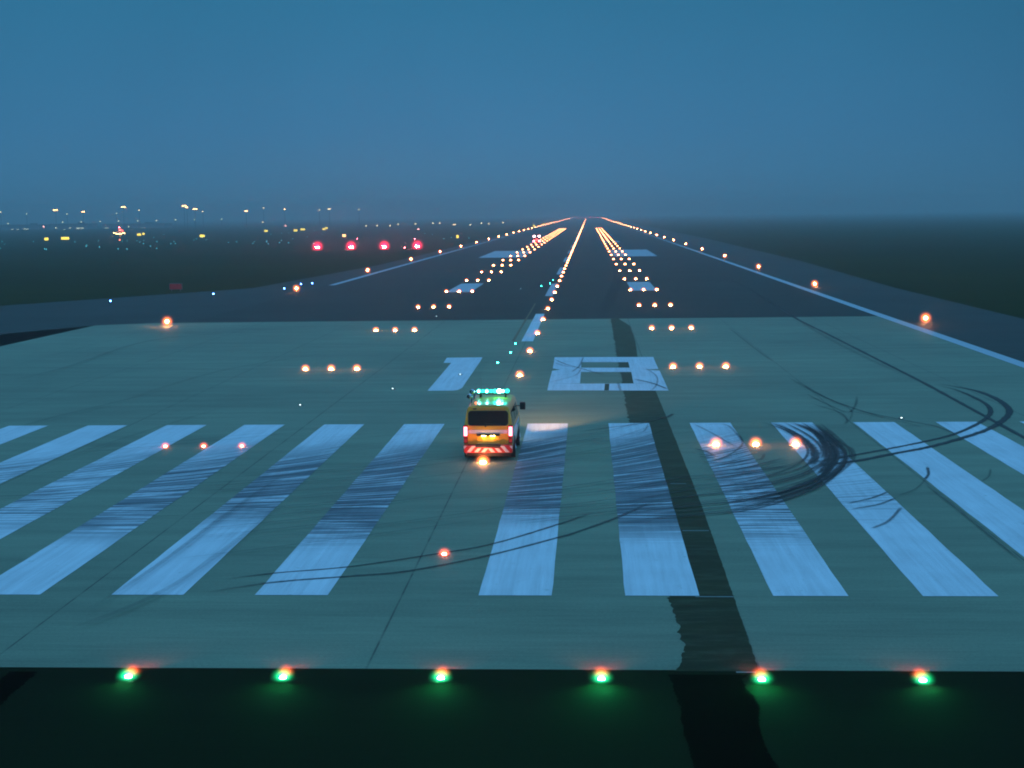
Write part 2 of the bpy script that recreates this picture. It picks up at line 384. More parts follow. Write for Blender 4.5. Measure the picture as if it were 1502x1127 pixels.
for L, w, a in (([(330, 195), (540, 240), (690, 268), (790, 305)], .16, .6), ([(300, 200), (500, 240), (640, 275)], .12, .35), ([(290, 625), (400, 600), (480, 570)], .13, .75), ([(310, 650), (430, 630), (515, 598)], .13, .75),
                ([(400, 740), (480, 705), (540, 640)], .14, .6), ([(645, 515), (663, 490), (657, 455)], .14, .8), ([(905, 525), (940, 500), (948, 465)], .1, .4), ([(520, 590), (600, 560), (650, 515)], .1, .35),
                ([(640, 530), (780, 640), (940, 770), (1100, 900)], .09, .6), ([(20, 45), (150, 120), (300, 180)], .14, .3), ([(60, 130), (230, 160), (310, 200), (290, 260)], .12, .3)):
    ribbon(q1(L), w, a)
for L, w, a in (([(130, 505), (200, 535), (290, 560), (430, 600)], .14, .7), ([(130, 525), (210, 548), (290, 550)], .12, .6), ([(590, 620), (700, 645), (790, 680)], .2, .8), ([(655, 555), (720, 600), (725, 650), (690, 690)], .12, .45),
                ([(230, 580), (275, 545), (300, 490)], .16, .5), ([(100, 640), (250, 600), (285, 560)], .12, .4), ([(500, 640), (515, 690)], .2, .4), ([(110, 600), (280, 590)], .1, .3), ([(1140, 320), (1290, 440), (1400, 520)], .12, .45),
                ([(720, 850), (780, 845), (820, 822)], .2, .7)):
    ribbon(q3(L), w, a)
def family(A, B, n, w, a, seed, conv=q2, fade=(.2, .25)):
    rr = random.Random(seed)
    for k in range(n):
        t = (k+rr.uniform(-.6, .6))/(n-1); b = rr.uniform(-.12, .12)
        L = [(xa+(xb-xa)*(t+b*i/len(A)), ya+(yb-ya)*(t+b*i/len(A))) for i, ((xa, ya), (xb, yb)) in enumerate(zip(A, B))]
        i0 = rr.choice((0, 0, 0, 1)); i1 = len(L)-rr.choice((0, 0, 1, 2))
        ribbon(conv(L[i0:i1]), rr.uniform(*w)*1.25, rr.uniform(*a)*1.5, fade)
family([(1140, 350), (1040, 400), (900, 430), (700, 465), (540, 480), (330, 520), (190, 560)], [(1300, 400), (1190, 500), (1020, 570), (780, 625), (560, 650), (360, 670), (190, 690)], 18, (.06, .16), (.25, .6), 31)
family([(900, 200), (1020, 245), (1100, 300), (1130, 350), (1100, 400), (1020, 440)], [(1180, 205), (1270, 280), (1330, 350), (1310, 420), (1220, 490), (1080, 550)], 8, (.06, .16), (.3, .65), 32)
family([(560, 330), (640, 350), (740, 330), (850, 290)], [(640, 480), (760, 470), (880, 440), (1040, 400)], 9, (.05, .14), (.3, .6), 33)
ident = lambda L: L
family([(300, 705), (430, 695), (560, 684), (690, 668), (820, 640)], [(250, 820), (430, 800), (560, 785), (720, 765), (860, 742)], 16, (.05, .13), (.12, .34), 34, ident)
family([(760, 650), (830, 640), (900, 628), (980, 600)], [(740, 770), (830, 760), (920, 748), (1030, 725)], 14, (.05, .12), (.2, .45), 35, ident)
# loose faint sweeps that cross the concrete by the stripes
rnd = random.Random(21)
for k in range(26):
    y0 = rnd.uniform(44, 60); x0 = rnd.uniform(-22, 4); ln = rnd.uniform(3, 9)
    pts = []
    for j in range(5):
        x = x0+ln*j/4; y = y0+(.08+.05*max(0, y0-46))*(x-x0)*.8+.02*(x-x0)**2
        # back to sight-line coordinates is not needed: feed metres through the identity below
        pts.append((x, y))
    _u = up; up = lambda x, y, z=0.: (x, y)
    ribbon(pts, rnd.uniform(.06, .16), rnd.uniform(.18, .42), (.3, .3)); up = _u
for L, w, a in (([(0, 640), (60, 620), (140, 600), (260, 570)], .4, .16), ([(20, 700), (200, 640), (330, 600)], .3, .14), ([(100, 930), (260, 860), (420, 740)], .25, .3), ([(130, 900), (230, 835), (330, 760), (430, 690)], .2, .4),
                ([(880, 470), (905, 400), (890, 360)], 1.6, .4), ([(20, 560), (100, 540), (230, 500), (420, 485)], .5, .18), ([(180, 590), (330, 545), (480, 520)], .4, .14)):
    ribbon(L, w, a, (.3, .3))

# ---------------------------------------------------------------- airfield lights
AMB = (1., .33, .11); GLOW = (1., .22, .06)
def lamp_mat(name, col, s): return mat(name, (.02, .02, .02), .3, emit=col, es=s)
M['amber'] = lamp_mat('amber_lamp', AMB, 260); M['amber_dim'] = lamp_mat('amber_lamp_dim', (1., .24, .12), 70)
M['amber_far'] = lamp_mat('amber_lamp_far', (1., .30, .10), 34); M['amber_edge'] = lamp_mat('amber_edge', (1., .32, .11), 60)
M['green'] = lamp_mat('green_lamp', (.30, 1., .6), 60); M['red_side'] = lamp_mat('red_lamp', (1., .12, .02), 25)
M['papi_red'] = lamp_mat('papi_red', (1., .18, .26), 900); M['red'] = lamp_mat('red_obstruction', (1., .08, .10), 130)
M['white_lamp'] = lamp_mat('white_lamp', (1., .72, .34), 5); M['sodium'] = lamp_mat('sodium_lamp', (1., .50, .17), 16)
M['pale_lamp'] = lamp_mat('pale_lamp', (.8, .9, .55), 2.4); M['sign_yellow'] = lamp_mat('sign_yellow', (1., .72, .06), 2.6)
M['blue_lamp'] = lamp_mat('blue_lamp', (.10, .28, 1.), 26); M['teal_lamp'] = lamp_mat('teal_lamp', (.05, 1., .75), 45)
M['teal_far'] = lamp_mat('teal_lamp_far', (.08, .60, .75), 3.5); M['white_tiny'] = lamp_mat('white_tiny', (.7, .9, .9), 5)
M['steel'] = mat('steel', (.10, .11, .11), .45, .8); M['grey'] = mat('grey_metal', (.12, .13, .14), .55, .3); M['yellow_body'] = mat('yellow_body', (.5, .32, .03), .5)

def halo_mat(name, col, s, R_, p=2.2, fz=1.):
    """halo around a lamp, put in as nested glowing shells that fade outwards"""
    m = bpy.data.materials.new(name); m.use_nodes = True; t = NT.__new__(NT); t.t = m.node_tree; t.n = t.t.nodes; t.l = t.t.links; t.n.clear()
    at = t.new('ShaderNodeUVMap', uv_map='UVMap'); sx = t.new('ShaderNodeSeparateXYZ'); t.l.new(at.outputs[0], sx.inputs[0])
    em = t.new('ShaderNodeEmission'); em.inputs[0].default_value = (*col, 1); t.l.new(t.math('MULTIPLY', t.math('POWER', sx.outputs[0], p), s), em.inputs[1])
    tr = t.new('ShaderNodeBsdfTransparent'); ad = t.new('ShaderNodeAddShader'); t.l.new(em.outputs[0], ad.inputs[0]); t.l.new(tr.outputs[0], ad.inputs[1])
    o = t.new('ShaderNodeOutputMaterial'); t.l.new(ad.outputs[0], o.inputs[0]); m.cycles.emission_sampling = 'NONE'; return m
def halo_layers(m, R_, flat=1., c=(0, 0, 0), n=7):  # nested shells added to stand in for a lamp's halo
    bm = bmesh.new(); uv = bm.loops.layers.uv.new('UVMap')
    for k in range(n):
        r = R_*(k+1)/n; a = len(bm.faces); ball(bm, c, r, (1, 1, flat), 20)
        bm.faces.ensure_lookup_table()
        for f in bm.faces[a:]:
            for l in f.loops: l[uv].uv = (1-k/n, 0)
    me = bpy.data.meshes.new('halo_shells'); bm.to_mesh(me); bm.free(); me.materials.append(m); return me
def inset_meshes(lens_mat, size=.05, back=None):
    bm = bmesh.new(); lathe(bm, [(.15, 0), (.148, .008), (.11, .02), (.06, .024)], 20)
    for k in range(6): cyl(bm, (.125*math.cos(k*PI/3+.3), .125*math.sin(k*PI/3+.3), .016), .009, .012, seg=6)
    h = bpy.data.meshes.new('housing'); bm.to_mesh(h); bm.free(); h.materials.append(M['steel'])
    bm = bmesh.new(); ball(bm, (0, -.045, .03), size, (1.2, .8, .75), 10)
    l = bpy.data.meshes.new('lens'); bm.to_mesh(l); bm.free(); l.materials.append(lens_mat)
    return h, l
def single_mesh(name, housing_r, lens_r, z, lens_mat, stem=False):
    bm = bmesh.new(); lathe(bm, [(housing_r, 0), (housing_r*.95, .01), (housing_r*.5, .025)], 10, mi=0)
    if stem: cyl(bm, (0, 0, z/2), .025, z, seg=6, mi=0)
    ball(bm, (0, 0, z), lens_r, (1, .8, .8), 8, mi=1)
    me = bpy.data.meshes.new(name); bm.to_mesh(me); bm.free(); me.materials.append(M['steel']); me.materials.append(lens_mat); return me
def put_parts(name, loc, parts, label, cat, group):
    e = empty(name, loc, label, cat, group)
    for n, me in parts: link(n, me, None, e)
    return e
ORD = 'first second third fourth fifth sixth seventh eighth ninth tenth eleventh twelfth'.split()

# threshold lights: green towards the approach, red the other way
GH, GL = inset_meshes(M['green'], .06)
bm = bmesh.new(); ball(bm, (0, .06, .03), .035, (1.3, .7, .7), 10); GV = halo_layers(halo_mat('green_halo', (.01, 1., .32), 1.0, 1, 3.2), .31, .85, (0, -.05, .04), 14); RV = halo_layers(halo_mat('red_halo', (1., .09, .02), .6, 1, 2.4), .22, .9, (0, .04, .06), 12)  # green and red halos, added as glowing shells around each threshold lamp
RB = bpy.data.meshes.new('red_lens'); bm.to_mesh(RB); bm.free(); RB.materials.append(M['red_side'])
GN = ['green threshold light at the far left end of the row on black pavement', 'second green threshold light from the left end of the row', 'third green threshold light from the left, below the thin slab joint',
      'green threshold light on black pavement just left of the black stained strip', 'green threshold light beside the right edge of the black stained strip', 'green threshold light at the right end of the visible row']
for k, x in enumerate((-4.83, -1.68, 1.5, 4.7, 7.86, 11.0)):
    e = put_parts('threshold_light', (x, 28.76, -.012), (('housing', GH), ('lens', GL), ('red_lens', RB), ('halo_shells', GV)), GN[k], 'runway light', 'green threshold lights along the runway end')
    rv = link('red_halo_shells', RV, None, e); rv.location = (0, .2, 0)  # added shells for the red halo behind the lamp
    light('green_beam', 'SPOT', (0, -.2, .2), (30, 40, 50, 75, 65, 45)[k], (.03, 1., .30), e, (0, -1, -.25), R(150), 1., .03)
    light('red_beam', 'SPOT', (0, .3, .2), (45, 30, 25, 55, 45, 40)[k], (1., .07, .02), e, (0, 1, -.3), R(110), 1., .03)

# centre line lights every 15 m
CV = halo_layers(halo_mat('amber_halo', (1., .20, .05), 2.6, 1, 3.2), .38, .95, (0, -.04, .09), 12); DV = halo_layers(halo_mat('dim_amber_halo', (1., .12, .05), 1.5, 1, 3.), .25, .9, (0, -.04, .05), 12)  # amber halos as added glowing shells, wider than the fitting
CH, CL_ = inset_meshes(M['amber'], .10); DH, DL = inset_meshes(M['amber_dim'], .055)
far_c = single_mesh('runway_centreline_light', .15, .17, .07, M['amber_far'])
CNAM = ['small amber runway centreline light by itself in a dark smudge, between the white threshold stripes', 'amber runway centreline light on the concrete right behind the yellow van',
        'amber runway centreline light hidden in front of the yellow van', 'amber runway centreline light just ahead of the yellow van and right of its roof',
        'amber runway centreline light, second one visible beyond the van', 'amber runway centreline light beside the near end of the first white centre dash', 'amber runway centreline light where concrete meets dark asphalt, beside the white dash',
        'amber runway centreline light, first one on the dark asphalt', 'amber runway centreline light, second one on the dark asphalt', 'amber runway centreline light, third one on the dark asphalt', 'amber runway centreline light, fourth one on the dark asphalt']
for k in range(230):
    y = 39.6+15.0*k; g = 'runway centreline lights'
    if k == 2: continue
    if k < 11:
        e = put_parts('runway_centreline_light', (.525, y, 0), (('housing', DH if k == 0 else CH), ('lens', DL if k == 0 else CL_), ('halo_shells', DV if k == 0 else CV)), CNAM[k], 'runway light', g)
    else:
        o = link('runway_centreline_light', far_c); o.location = (.525, y, 0)
        tag(o, 'distant amber centreline light in the lamps merging into one glowing line', 'runway light', g)

# touchdown zone lights: three-lamp bars either side every 30 m
far_t = single_mesh('touchdown_zone_light', .15, .20, .08, M['amber_far'])
POS = ['inner', 'middle', 'outer']
for k in range(30):
    for s in (-1, 1):
        for j in range(3):
            x = s*(9.50+1.565*j); y = 58.7+30.02*k; g = 'touchdown zone lights in bars of three'
            side = 'left' if s < 0 else 'right'
            if k < 7:
                first = (k == 0 and s < 0)
                lab = f'{POS[j]} amber lamp of the {ORD[k]} three-lamp touchdown bar on the {side} of the centre line'
                e = put_parts('touchdown_zone_light', (x, y, 0.007 if k == 0 else 0), (('housing', DH if first else CH), ('lens', DL if first else CL_), ('halo_shells', DV if first else CV)), lab, 'runway light', g)
            else:
                o = link('touchdown_zone_light', far_t); o.location = (x, y, 0)
                tag(o, f'far amber touchdown zone lamp in the merging rows on the {side} of the centre line', 'runway light', g)

# runway edge lights every 60 m, on short stems
bm = bmesh.new(); lathe(bm, [(.16, 0), (.16, .02), (.05, .035)], 14); EB = bpy.data.meshes.new('base'); bm.to_mesh(EB); bm.free(); EB.materials.append(M['steel'])
bm = bmesh.new(); cyl(bm, (0, 0, .14), .03, .22, seg=10); cyl(bm, (0, 0, .265), .07, .04, seg=12); ES = bpy.data.meshes.new('stem'); bm.to_mesh(ES); bm.free(); ES.materials.append(M['yellow_body'])
EV = halo_layers(halo_mat('edge_halo', (1., .20, .05), 2.4, 1, 3.4), .68, 1., (0, -.04, .42), 12)  # added shells for the halo round each edge lamp
bm = bmesh.new(); ball(bm, (0, -.05, .42), .13, (1, 1, .9), 14); EG = bpy.data.meshes.new('lamp_globe'); bm.to_mesh(EG); bm.free(); EG.materials.append(M['amber'])
far_e = single_mesh('runway_edge_light', .15, .30, .40, M['amber_edge'], True)
for s in (-1, 1):
    for k in range(57):
        X = 32.0 if s > 0 else -31.7
        y = 123.04+60.1*k; side = 'left' if s < 0 else 'right'; g = 'runway edge lights'
        if s < 0 and k == 0: y = 126.
        if k < 8:
            e = put_parts('runway_edge_light', (X, y, -.02), (('base', EB), ('stem', ES), ('lamp_globe', EG), ('halo_shells', EV)), f'{ORD[k]} amber edge light on a short stem along the {side} side of the runway', 'runway light', g)
        else:
            o = link('runway_edge_light', far_e); o.location = (X, y, -.02)
            tag(o, f'distant amber edge light in the converging lamp line on the runway {side} side', 'runway light', g)
# red lights across the far runway end
far_r = single_mesh('runway_end_light', .2, .4, .35, lamp_mat('end_red', (1., .06, .14), 60))
for k in range(14):
    o = link('runway_end_light', far_r); o.location = (-28+56*k/13, 3496, 0)
    tag(o, 'small red light in the row across the far end of the runway', 'runway light', 'red runway end lights')

# approach slope indicator units
PV = halo_layers(halo_mat('papi_halo', (1., .02, .08), 1.9, 1, 3.2), 2.4, 1., (0, -.5, 1.0), 14)  # red halo in glowing shells, added around each unit
def papi(x, y, label):
    e = empty('approach_slope_indicator', (x, y, -.09), label, 'indicator light', 'red approach slope indicator lights')
    bm = bmesh.new(); bx(bm, (0, 0, .75), (1.1, .95, .36), bev=.03); bx(bm, (0, -.5, .945), (1.16, .12, .03)); build('housing', bm, M['yellow_body'], e)
    for sx, sy in ((-.42, -.35), (.42, -.35), (0, .35)):
        bm = bmesh.new(); cyl(bm, (sx, sy, .29), .03, .58, seg=8); cyl(bm, (sx, sy, .012), .09, .024, seg=10); build('leg', bm, M['grey'], e)
    for sx in (-.33, 0, .33):
        bm = bmesh.new(); cyl(bm, (sx, -.485, .76), .17, .04, 'Y', 16); build('lens', bm, M['papi_red'], e)
    light('lamp_beam', 'SPOT', (0, -1.6, .9), 12000, (1., .03, .07), e, (XC-x, -y, 8.), R(5), .6, .2)
    link('halo_shells', PV, None, e)
PN = ['glowing red approach slope light farthest from the runway, the outermost of four', 'second glowing red approach slope light from the outer end of the row of four', 'third glowing red approach slope light from the outer end of the row of four', 'glowing red approach slope light of four, the one beside the runway edge lights']
for k, x in enumerate((-70.8, -61.4, -52.1, -42.9)): papi(x, 413, PN[k])
# small red marker lights near them
bm = bmesh.new(); lathe(bm, [(.12, 0), (.12, .04), (.05, .06)], 10); cyl(bm, (0, 0, .3), .03, .5, seg=8); MB_ = bpy.data.meshes.new('post'); bm.to_mesh(MB_); bm.free(); MB_.materials.append(M['grey'])
def globe_mesh(name, r, m, z):
    bm = bmesh.new(); ball(bm, (0, 0, z), r, (1, 1, 1), 10); me = bpy.data.meshes.new(name); bm.to_mesh(me); bm.free(); me.materials.append(m); return me
G_red = globe_mesh('lamp_globe', .12, M['red'], .62); G_blue = globe_mesh('lamp_globe', .085, M['blue_lamp'], .58)
for px, py, lab in ((524, 350, 'tiny red marker light in the grass above the second approach slope light'), (593.5, 363, 'tiny red marker light between the third and fourth approach slope lights'), (608.5, 350.5, 'tiny red marker light just above the innermost approach slope light')):
    x, y = up(px, py, .6); put_parts('marker_light', (x, y, -.09), (('post', MB_), ('lamp_globe', G_red)), lab, 'marker light', 'small red marker lights in the grass')

# taxiway lights
TH, TL = inset_meshes(M['teal_lamp'], .05); WH, WL = inset_meshes(M['white_tiny'], .032)
for px, py, w, lab in ((756, 505, 0, 'teal taxiway centreline light at the end of the thin yellow line'), (749, 518, 0, 'teal taxiway centreline light, second along the curve from the thin yellow line'), (730, 533, 0, 'teal taxiway centreline light between the runway number 1 and the centreline lamps'),
                       (675, 550, 1, 'pale taxiway centreline light set in the white numeral 1'), (576, 571, 1, 'pinpoint pale taxiway light on concrete left of the numeral 1'), (440.5, 595, 1, 'pinpoint pale taxiway light on concrete above the left threshold stripes'),
                       (811.5, 411.5, 0, 'upper teal taxiway light of the pair beside the second white dash'), (807, 416.5, 0, 'lower teal taxiway light of the pair beside the second white dash'), (794, 420, 0, 'dim teal taxiway light on asphalt just left of the teal pair'), (764, 424, 1, 'pinpoint pale taxiway light on asphalt well left of the teal pair'),
                       (640, 464.5, 1, 'pinpoint pale light below the fourth left touchdown bar'), (1322, 614, 1, 'pinpoint pale light on the concrete beyond the right stripes')):
    x, y = up(px, py); put_parts('taxiway_centreline_light', (x, y, .004), (('housing', WH if w else TH), ('lens', WL if w else TL)), lab, 'taxiway light', 'taxiway centreline lights curving off the runway')
for px, py, lab in ((162, 442.5, 'blue taxiway edge light by the grass, the farthest left of the blue ones'), (313, 432, 'blue taxiway edge light below the dark red sign'), (417, 424, 'blue taxiway edge light just left of the amber edge light'), (441.5, 417.5, 'blue taxiway edge light just behind the amber edge light'), (458, 416.5, 'blue taxiway edge light just before the start of the white side line')):
    x, y = up(px, py, .5); put_parts('taxiway_edge_light', (x, y, -.02), (('post', MB_), ('lamp_globe', G_blue)), lab, 'taxiway light', 'blue taxiway edge lights')
far_teal = single_mesh('taxiway_edge_light', .15, .13, .4, M['teal_far'], True)
rnd = random.Random(5)
dots = [(117+rnd.uniform(-1, 1)*117, rnd.uniform(351, 366)) for _ in range(18)]+[(rnd.uniform(200, 480), rnd.uniform(343, 358)) for _ in range(26)]+[(335, 355.5), (373, 354.5), (391, 354.8), (391, 333+20), (412.5, 352.5), (413, 342), (424, 342), (451, 337), (461, 338), (499, 337), (500, 339), (623, 342.5), (634, 344), (651, 350), (662, 348.5), (688, 349), (717, 349)]
for px, py in dots:
    x, y = up(px, py, .4); o = link('taxiway_edge_light', far_teal); o.location = (x, y, -.08)
    tag(o, 'faint distant blue-green taxiway light in the dotted band below the airport lamps', 'taxiway light', 'far taxiway lights across the field')

# ---------------------------------------------------------------- signs, wind cone, masts, terminal
def sign(px, py, w, label, m, hz=.55, z=.9, name='taxiway_sign', grp='lit yellow taxiway signs', cat='sign'):
    x, y = up(px, py, z); k = F/y; W = max(.8, w/k); e = empty(name, (x, y, -.09), label, cat, grp)
    bm = bmesh.new(); bx(bm, (0, .12, z), (W+.12, .2, hz*2+.1), bev=.02); build('cabinet', bm, M['grey'], e)
    bm = bmesh.new(); bx(bm, (0, 0, z), (W, .03, hz*2)); build('panel', bm, m, e)
    for s in (-1, 1):
        bm = bmesh.new(); bx(bm, (s*W*.36, .12, (z-hz)/2), (.08, .08, z-hz)); build('leg', bm, M['grey'], e)
M['sign_orange'] = lamp_mat('sign_orange', (1., .45, .16), 4.5)
for px, py, w, lab, m in ((68, 350.5, 6, 'short yellow lit sign far left in the field, left of the long one', 0), (95.5, 349.5, 12, 'long yellow lit sign far left in the field', 0), (204, 344, 6, 'yellow lit sign just right of the red wind indicator', 0), (210.5, 343, 3, 'narrow yellow lit sign touching the one right of the wind indicator', 0),
                          (296.5, 346, 7, 'single yellow lit sign in the field midway between wind indicator and red lights', 0), (390, 338.7, 5, 'small yellow lit sign below the mast lamps, first of the far string', 0), (433.5, 338, 5.5, 'small yellow lit sign above the outermost red light, lower of two', 0),
                          (444, 336.5, 6.5, 'yellow lit sign to the upper right of its lower twin', 0), (475, 336, 4, 'yellow lit sign, lower half of the stepped pair above the red lights', 0), (478.7, 334.6, 4, 'yellow lit sign, upper half of the stepped pair above the red lights', 0),
                          (504.7, 345.5, 5, 'orange lit sign between and above the first two red slope lights', 1), (671, 347, 2.5, 'tiny yellow lit sign above the left edge lights', 0), (783.3, 331, 3, 'pale lit sign above the far left edge lights', 0), (797.5, 328.3, 2, 'tiny pale lit sign beyond the far left edge lights', 0)):
    sign(px, py, w, lab, M['sign_orange'] if m else M['sign_yellow'])
M['sign_red'] = mat('sign_red', (.16, .008, .006), .6, emit=(1., .04, .03), es=.05)  # faint glow put into the panel's colour; the sign itself is unlit
sign(257.5, 419.5, 18, 'unlit dark red holding sign on the grass edge', M['sign_red'], .34, .62, 'holding_position_sign', None)

def wind_cone():
    x, y = up(176, 355); e = empty('wind_direction_indicator', (x, y, -.09), 'red lit wind cone on a post ringed by yellow lamps', 'wind cone')
    bm = bmesh.new(); cyl(bm, (0, 0, 2.6), .09, 5.2, seg=10); cyl(bm, (0, 0, .05), .5, .1, seg=16); build('pole', bm, M['grey'], e)
    bm = bmesh.new()
    seg = 14; rings = []
    for k in range(6):
        t = k/5; rr = .55-.3*t; c = (-.1-.1*t+1.9*t*.9, 0, 5.0-.7*t*t)
        rings.append([bm.verts.new((c[0], rr*math.cos(a*2*PI/seg), c[2]+rr*math.sin(a*2*PI/seg))) for a in range(seg)])
    for k, (A, B) in enumerate(zip(rings, rings[1:])):
        for a in range(seg): f = bm.faces.new((A[a], A[(a+1) % seg], B[(a+1) % seg], B[a])); f.smooth = True
    build('sock', bm, lamp_mat('sock_red', (1., .10, .08), 4.), e)  # the sock's lit red is put into its material as a glow
    bm = bmesh.new(); cyl(bm, (0, 0, 3.9), .04, 4.6, 'X', 8); build('lamp_arm', bm, M['grey'], e)
    for sx, hz in ((-2.3, 3.75), (-1.5, 3.45), (-.7, 3.3), (0, 3.2), (.7, 3.3), (1.4, 3.55), (2.0, 3.6)):
        bm = bmesh.new(); ball(bm, (sx, -.25, hz), .2, (1.2, .7, .7), 10); build('floodlight', bm, lamp_mat('cone_flood', (1., .60, .18), 26), e)
    bm = bmesh.new(); ball(bm, (0, -.1, 5.9), .14, seg=10); build('obstruction_lamp', bm, M['red'], e)
    bm = bmesh.new(); ball(bm, (0, -.3, .9), .28, seg=12); build('base_reflection', bm, lamp_mat('base_orange', (1., .22, .12), 5), e)  # orange reflection at the foot, added as a glowing ball
    light('red_spill', 'POINT', (0, -1., 3.5), 1500, (1., .25, .12), e, size=.4)
wind_cone()

def mast(px, py, Y, label, m, r=1.0, grp='apron floodlight masts', name='floodlight_mast', heads=3):
    x, _, z = at_y(px, py, Y); e = empty(name, (x, Y, -.09), label, 'lamp mast', grp)
    bm = bmesh.new(); cyl(bm, (0, 0, z/2), .17, z, seg=8, r2=.09); build('pole', bm, M['grey'], e)
    bm = bmesh.new(); bx(bm, (0, .3, z), (r*heads*.9, .25, .3)); build('crossarm', bm, M['grey'], e)
    for k in range(heads):
        bm = bmesh.new(); ball(bm, ((k-(heads-1)/2)*r*.8, -.2, z-.15*abs(k-(heads-1)/2)), r*.36, (1, .6, .8), 10); build('floodlight', bm, m, e)
mid = 'tall apron mast with warm floodlights'
for k, (px, py, n, s, lab) in enumerate(((1, 311, 1, 0, 'dim floodlight mast cut by the left picture edge'), (81.5, 308, 3, 1, 'tall mast with warm floodlights, the first bright one from the left edge'), (122, 310.5, 2, 1, 'tall mast with warm floodlights, second bright one from the left edge'),
                                      (181, 303.5, 3, 1, 'tall mast with warm floodlights directly above the red wind cone'), (204, 308.5, 1, 0, 'small floodlight mast just right of the one above the wind cone'), (270, 301.8, 3, 1, 'tallest floodlight mast with warm lamps, left of a descending trio'),
                                      (274, 304, 2, 1, 'floodlight mast overlapping the tallest one on its right'), (286, 306.5, 3, 1, 'floodlight mast in the middle of the descending trio'), (297.5, 310.5, 1, 0, 'small floodlight mast at the lower end of the descending trio'),
                                      (361, 309.5, 2, 1, 'lone floodlight mast between the descending trio and the far string'), (386.5, 305.3, 1, 0, 'floodlight mast right of the lone one, over the first small yellow sign'), (417.5, 307, 1, 1, 'floodlight mast with two lamps one above another'),
                                      (468.5, 308, 1, 0, 'dimmer floodlight mast of the two above the outermost red light'), (483, 306.5, 2, 0, 'brighter floodlight mast of the two above the outermost red light'), (526.5, 307.5, 1, 0, 'floodlight mast above the second red light, last of the tall ones'))):
    mast(px, py, 1150, lab, M['sodium'] if s else M['white_lamp'], 1.5 if n > 1 else 1.3, heads=n)
for k, (px, py) in enumerate(((12, 328), (39, 313.5), (92, 326), (98.5, 314), (119, 325.5), (147, 325), (174, 324.5), (202, 324), (229.5, 323.5), (257.5, 322.5), (285.5, 322), (325, 321.5), (171, 313), (188.5, 332.5), (385.5, 326), (537, 331.5), (553, 331), (572, 331), (584, 329), (609.5, 328.5), (635, 327.5), (645, 327.3), (665, 329.5), (667.5, 329.5), (671, 331.5), (690, 330), (706, 327.3), (717, 328.3), (738, 326.5), (94.5, 337), (82, 334.5), (809, 326.5))):
    x, _, z = at_y(px, py, 1350); e = empty('apron_lamp_post', (x, 1350, -.09), 'faint pale lamp post in the low dotted row along the distant apron', 'lamp post', 'low lamps along the distant apron')
    bm = bmesh.new(); cyl(bm, (0, 0, z/2), .15, z, seg=6); build('pole', bm, M['grey'], e)
    bm = bmesh.new(); ball(bm, (0, -.2, z), .62, (1, .8, .8), 8); build('lamp_head', bm, M['pale_lamp'] if px < 350 else M['white_lamp'], e)
M['pink_lamp'] = lamp_mat('pink_lamp', (1., .4, .35), 8)
for px, py, Y, lab, m in ((64, 332.5, 1200, 'pinkish obstruction lamp on a post left of the first bright mast', 'pink_lamp'), (418.5, 331, 1300, 'pinkish lamp on a post under the two-lamp mast', 'pink_lamp'), (613.5, 336.5, 1000, 'pinkish lamp on a post above the innermost red slope light', 'pink_lamp'),
                       (1098, 323, 2200, 'tiny red obstruction lamp on the right horizon, left of its twin', 'red'), (1111, 323, 2200, 'tiny red obstruction lamp on the right horizon, right of its twin', 'red'), (1091, 324.5, 2200, 'tiny pale lamp on the right horizon beside the red pair', 'white_tiny'), (1154, 322.5, 1900, 'single white lamp on the right horizon', 'white_lamp'), (1013.5, 325, 2000, 'faint red lamp on the horizon above the right edge lights', 'red')):
    x, _, z = at_y(px, py, Y); e = empty('obstruction_lamp_post', (x, Y, -.09), lab, 'lamp post', 'small obstruction lamps near the horizon')
    bm = bmesh.new(); cyl(bm, (0, 0, z/2), .15, z, seg=6); build('pole', bm, M['grey'], e)
    bm = bmesh.new(); ball(bm, (0, 0, z), .6, seg=8); build('lamp_head', bm, M[m], e)

def terminal(px0, px1, pyt, Y, label, wins, name='terminal_building'):
    x0, _, z = at_y(px0, pyt, Y); x1 = at_y(px1, pyt, Y)[0]; W = x1-x0; e = empty(name, ((x0+x1)/2, Y, -.09), label, 'building', 'distant airport buildings')
    bm = bmesh.new(); bx(bm, (0, 15, z/2), (W, 30, z)); build('wall', bm, mat('bldg', (.22, .23, .24), .8), e)
    bm = bmesh.new(); bx(bm, (0, 15, z+.25), (W+1.2, 31.2, .5)); bx(bm, (W*.2, 15, z+1.2), (W*.12, 8, 1.4)); build('roof', bm, M['grey'], e)
    for (a, b, yy) in wins:
        xa, _, za = at_y(a, yy, Y); xb = at_y(b, yy, Y)[0]; n = max(1, int((xb-xa)/4))
        for k in range(n):
            bm = bmesh.new(); bx(bm, (xa+(k+.5)*(xb-xa)/n-(x0+x1)/2, -.05, za), ((xb-xa)/n*.8, .12, 1.3)); build('window', bm, M['window_lit'], e)
M['window_lit'] = lamp_mat('window_lit', (.9, 1., .70), 1.3)
terminal(2, 58, 331, 1450, 'low dim hangar with a pale row of lit windows at far left', [(16, 20, 337), (24, 28, 337), (33, 43, 336.5)])
terminal(74, 128, 329.5, 1450, 'low dim terminal with a bright window strip, left of the wind cone', [(81, 84, 334.5), (101, 104, 334.5), (111.5, 123.5, 335)])
terminal(150, 240, 329.5, 1500, 'long unlit terminal building fading into haze behind the wind cone', [(153, 160, 335), (205, 214, 335)])

